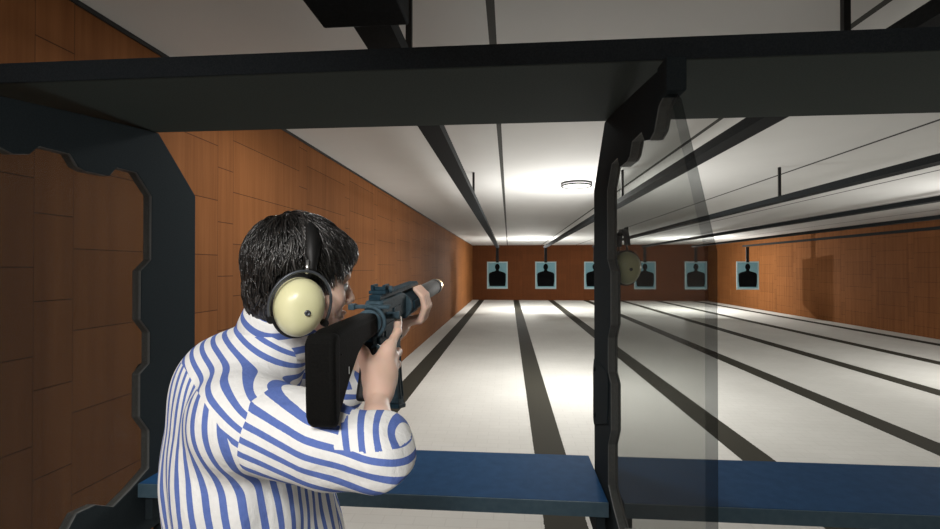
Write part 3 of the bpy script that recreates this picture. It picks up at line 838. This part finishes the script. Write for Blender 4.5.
# spare ear muffs hanging on a hook on the right side of the partition post
e = empty('ear_muffs', (.432, 1.83, 1.60), 'cream ear muffs hanging from a hook behind the smoked glass', 'ear muffs')
for s in (-1, 1):      # one cup faces the booth, the other down-range
    B = Matrix(((1,0,0),(0,0,-1),(0,1,0))) if s < 0 else Matrix(((-1,0,0),(0,0,1),(0,1,0)))
    fr = Matrix.Translation((0, s*.050, 0)) @ B.to_4x4() @ Matrix.Scale(1.22, 4)
    ear_cup(e, fr)
    MB().tube([fr @ Vector((.041*math.cos(math.radians(a)), .004+.049*math.sin(math.radians(a)), .010)) for a in range(-25, 206, 10)], .002, 8).build('yoke', M['wire'], e, smooth=True)
    MB().tube([fr @ Vector((0, .052, .012)), fr @ Vector((0, .070, .006))], .003, 8).build('adjuster', M['silver'], e)
m = MB(); rings = []
for k in range(25):
    a = math.radians(-90+180*k/24); c = Vector((0, .064*math.sin(a), .082+.062*math.cos(a)))
    nn_ = Vector((0, math.sin(a), math.cos(a)))
    rings.append([c+Vector((w,0,0))+nn_*t for w, t in ((.011,0),(.011,.004),(-.011,.004),(-.011,0))])
m.loft(rings); m.build('headband', M['wire'], e, smooth=True)
h = empty('wall_hook', (.3815, 1.83, 1.735), 'dark triangular hook holding the spare ear muffs', 'hook')
m = MB(); m.prism([(-.035,.055),(.035,.055),(.022,-.03),(-.022,-.03)], .0, .008); m.build('back_plate', M['dark'], h, bevel=.002)
MB().box((.008,-.022,-.012),(.066,.022,-.002)).box((.060,-.022,-.002),(.066,.022,.02)).build('peg', M['dark'], h, bevel=.001)

# ------------------------------------------------------------ rifle
gun = bpy.data.objects.new('rifle', None); COL.objects.link(gun); gun.matrix_world = GUN
gun['label'] = 'rifle with black stock and grey suppressor held by the shooter'; gun['category'] = 'rifle'
def ycyl(m, prof, n=24, x=0, z=0, mi=0):
    m.loft([[(x+r*math.cos(2*math.pi*k/n), y, z+r*math.sin(2*math.pi*k/n)) for k in range(n)] for r, y in prof], mi=mi); return m
# stock: side outline with rounded comb, thick rubber butt
prof = [(.004,.016),(.0,.006),(0,-.088),(.004,-.098),(.012,-.103),(.018,-.100),(.026,-.090),(.062,-.058),(.100,-.032),(.125,-.023),(.15,-.021),(.205,-.020),(.205,.018),(.03,.021)]
st = MB().prism(prof, -.0185, .0185).build('stock', M['stock'], gun, bevel=.012, seg=4, angle=60); weighted(st)
b = MB().prism([(-.006,.008),(-.006,-.088),(-.001,-.098),(.006,-.104),(.013,-.102),(.017,-.085),(.020,.018),(.004,.018)], -.020, .020).build('butt_pad', M['stock'], gun, bevel=.0105, seg=4, angle=60); weighted(b)
MB().box((.0187,.052,-.046), (.0193,.054,-.036), mat=None).build('stock_mark', M['white_mark'], st)['label'] = 'small pale mark'
m = MB(); m.box((-.0205,.022,-.0125), (.0205,.0228,-.0115)); m.build('pad_seam', M['black'], b)
m = MB(); ycyl(m, [(.0165,.195),(.0165,.205),(.0225,.207),(.0225,.222),(.0200,.224),(.0200,.236)], 28, 0, 0); weighted(m.build('castle_nut', M['steel'], gun))
# sling loop plate: an arc round the tube with a ring hanging at its foot
m = MB(); m.tube([(.027*math.cos(math.radians(a)), .212, .027*math.sin(math.radians(a))) for a in range(100, -75, -10)] + [(.010,.210,-.040)], .0035, 8); m.build('sling_loop', M['steel'], gun, smooth=True)
m = MB(); m.tube([(.012+.0065*math.cos(a), .208, -.046+.0065*math.sin(a)) for a in [2*math.pi*k/16 for k in range(17)]], .0028, 8, cap=False); m.build('sling_ring', M['steel'], gun, smooth=True)
# receivers
up = MB().prism([(.235,-.014),(.235,.026),(.245,.034),(.40,.034),(.43,.028),(.43,-.014)], -.0165, .0165); up = up.build('upper_receiver', M['steel'], gun, bevel=.004, seg=3)
MB().box((.0168,.315,-.006), (.019,.375,.012)).build('ejection_cover', M['steel2'], up, bevel=.001)
m = MB(); m.lathe([(.001,.026),(.007,.026),(.0075,.022),(.0065,.018),(.0065,0)], 16, Matrix.Translation((.014,.270,.004)) @ Matrix.Rotation(math.pi/2, 4, 'Y')); weighted(m.build('forward_assist', M['steel'], up))
lo = MB().prism([(.225,-.0145),(.225,-.040),(.245,-.050),(.318,-.046),(.330,-.062),(.402,-.062),(.405,-.0145)], -.0145, .0145).build('lower_receiver', M['steel2'], gun, bevel=.003, seg=2)
for y, z in ((.262,-.030),(.238,-.026),(.385,-.024)):
    MB().lathe([(.001,.003),(.005,.003),(.006,.001),(.006,0)], 12, Matrix.Translation((.0146,y,z)) @ Matrix.Rotation(math.pi/2, 4, 'Y')).build('receiver_pin', M['steel'], lo)
MB().box((-.033,.222,.022), (.033,.236,.028)).box((-.010,.222,.021), (.010,.262,.0285)).box((-.040,.218,.020),(-.028,.236,.030)).build('charging_handle', M['steel'], gun, bevel=.0015)
# top rail with teeth
m = MB(); m.box((-.0105,.245,.0345), (.0105,.602,.0395))
for k in range(34): m.box((-.0105,.247+k*.0102,.0396), (.0105,.2522+k*.0102,.0435))
m.build('top_rail', M['steel2'], gun)
# rear sight
m = MB(); m.box((-.016,.262,.0438), (.016,.325,.050)); m.box((-.014,.268,.050), (-.008,.30,.060)); m.box((.008,.268,.050), (.014,.30,.060)); m.box((-.008,.272,.050), (.008,.279,.0565))
m.build('rear_sight', M['steel2'], gun, bevel=.0012)
MB().lathe([(.001,.006),(.006,.006),(.007,.003),(.007,0)], 14, Matrix.Translation((.0162,.292,.050)) @ Matrix.Rotation(math.pi/2, 4, 'Y')).build('sight_dial', M['steel'], gun)
# grip, guard, trigger
g = MB().prism([(.216,-.036),(.250,-.044),(.236,-.075),(.214,-.122),(.210,-.134),(.172,-.126),(.174,-.116),(.197,-.070),(.204,-.045)], -.014, .014).build('pistol_grip', M['black'], gun, bevel=.006, seg=3, angle=50); weighted(g)
MB().tube([(0,.258,-.050),(0,.262,-.072),(0,.275,-.080),(0,.300,-.080),(0,.314,-.072),(0,.318,-.058)], .0028, 8, flat=1.6).build('trigger_guard', M['steel'], gun, smooth=True)
MB().tube([(0,.283,-.046),(0,.286,-.056),(0,.283,-.066),(0,.287,-.074)], .0026, 8).build('trigger', M['steel'], gun, smooth=True)
# magazine, curved
rings = []
for k in range(9):
    t = k/8; z = -.058-.150*t; y0 = .338+.030*t*t; 
    w = .0135; L = .050
    rings.append([(-w, y0, z+.012*t), (w, y0, z+.012*t), (w, y0+L, z-.006*t), (-w, y0+L, z-.006*t)])
mg = MB().loft(rings).build('magazine', M['steel'], gun, bevel=.0025)
MB().prism([(.362,-.194),(.424,-.212),(.422,-.221),(.360,-.203)], -.0155, .0155).build('floor_plate', M['steel2'], mg, bevel=.002)
m = MB()
for q in (.018, .040):
    for sx in (-1, 1):
        m.loft([[(sx*.0136, .338+.030*t*t+q, -.058-.150*t), (sx*.0150, .338+.030*t*t+q, -.058-.150*t), (sx*.0150, .338+.030*t*t+q+.004, -.058-.150*t), (sx*.0136, .338+.030*t*t+q+.004, -.058-.150*t)] for t in [k/8 for k in range(1, 8)]])
m.build('magazine_rib', M['steel2'], mg)
# handguard
m = MB(); ycyl(m, [(.020,.430),(.029,.431),(.029,.444),(.0255,.446)], 24); m.build('barrel_nut', M['steel'], gun, bevel=.001)
m = MB()
m.loft([[(r*math.cos(2*math.pi*(k+.5)/8), y, r*math.sin(2*math.pi*(k+.5)/8)) for k in range(8)] for r, y in ((.027,.445),(.0285,.450),(.0285,.602),(.026,.606))])
hg = m.build('handguard', M['steel2'], gun, bevel=.002)
for s in range(3):
    a = [0, math.pi, -math.pi/2][s]
    m = MB(); R = Matrix.Rotation(-a, 4, 'Y')
    for k in range(13): m.box((.0262,.455+k*.0108,-.009), (.0305,.461+k*.0108,.009), mat=R)
    m.build('side_rail', M['steel2'], hg)
m = MB(); ycyl(m, [(.009,.60),(.009,.66)], 16); m.build('barrel', M['steel2'], gun)
m = MB(); ycyl(m, [(.012,.618),(.0200,.620),(.0230,.628),(.0230,.895),(.0218,.897),(.0218,.906),(.0245,.908),(.0245,.930),(.021,.936),(.008,.936)], 32); weighted(m.build('suppressor', M['suppressor'], gun))
m = MB(); ycyl(m, [(.019,.9365),(.0215,.950),(.0205,.985),(.012,1.0),(.006,1.004)], 16); m.build('muzzle_tip', M['brass'], gun)['label'] = 'brass coloured muzzle tip'

# ------------------------------------------------------------ light for the booth, camera
def spot(name, loc, at, e, size, blend=.6, soft=.25, col=(1,.97,.93)):
    ld = bpy.data.lights.new(name, 'SPOT'); ld.energy = e; ld.spot_size = math.radians(size); ld.spot_blend = blend; ld.shadow_soft_size = soft; ld.color = col
    lo = bpy.data.objects.new(name, ld); COL.objects.link(lo); lo.location = loc
    d = Vector(at)-Vector(loc); lo.rotation_euler = d.to_track_quat('-Z', 'Y').to_euler()
    return lo
spot('shooter_fill', (-.1, -.95, 2.70), (-.42, .85, 1.38), 165, 36)  # added spot without a fixture, brightens the shooter
def area(name, loc, e, sx, sy, col=(1,.98,.95)):
    ld = bpy.data.lights.new(name, 'AREA'); ld.energy = e; ld.shape = 'RECTANGLE'; ld.size = sx; ld.size_y = sy; ld.color = col
    lo = bpy.data.objects.new(name, ld); COL.objects.link(lo); lo.location = loc
    return lo
area('booth_fill', (-1.0, -1.7, 2.70), 70, 1.3, .6)  # added area light behind the camera, no fixture, lifts the booth
w = bpy.data.worlds.new('world'); SC.world = w; w.use_nodes = True
w.node_tree.nodes['Background'].inputs[0].default_value = (.5, .52, .55, 1); w.node_tree.nodes['Background'].inputs[1].default_value = .02

cd = bpy.data.cameras.new('camera'); cd.sensor_fit = 'HORIZONTAL'; cd.angle = math.radians(90); cd.clip_start = .02; cd.clip_end = 100
cam = bpy.data.objects.new('camera', cd); COL.objects.link(cam)
cam.location = (0, 0, EYE); cam.rotation_euler = (math.radians(90.43), 0, PSI)
SC.camera = cam
SC.view_settings.view_transform = 'Standard'; SC.view_settings.look = 'None'; SC.view_settings.gamma = 1
SC.view_settings.exposure = .12; SC.view_settings.use_curve_mapping = False
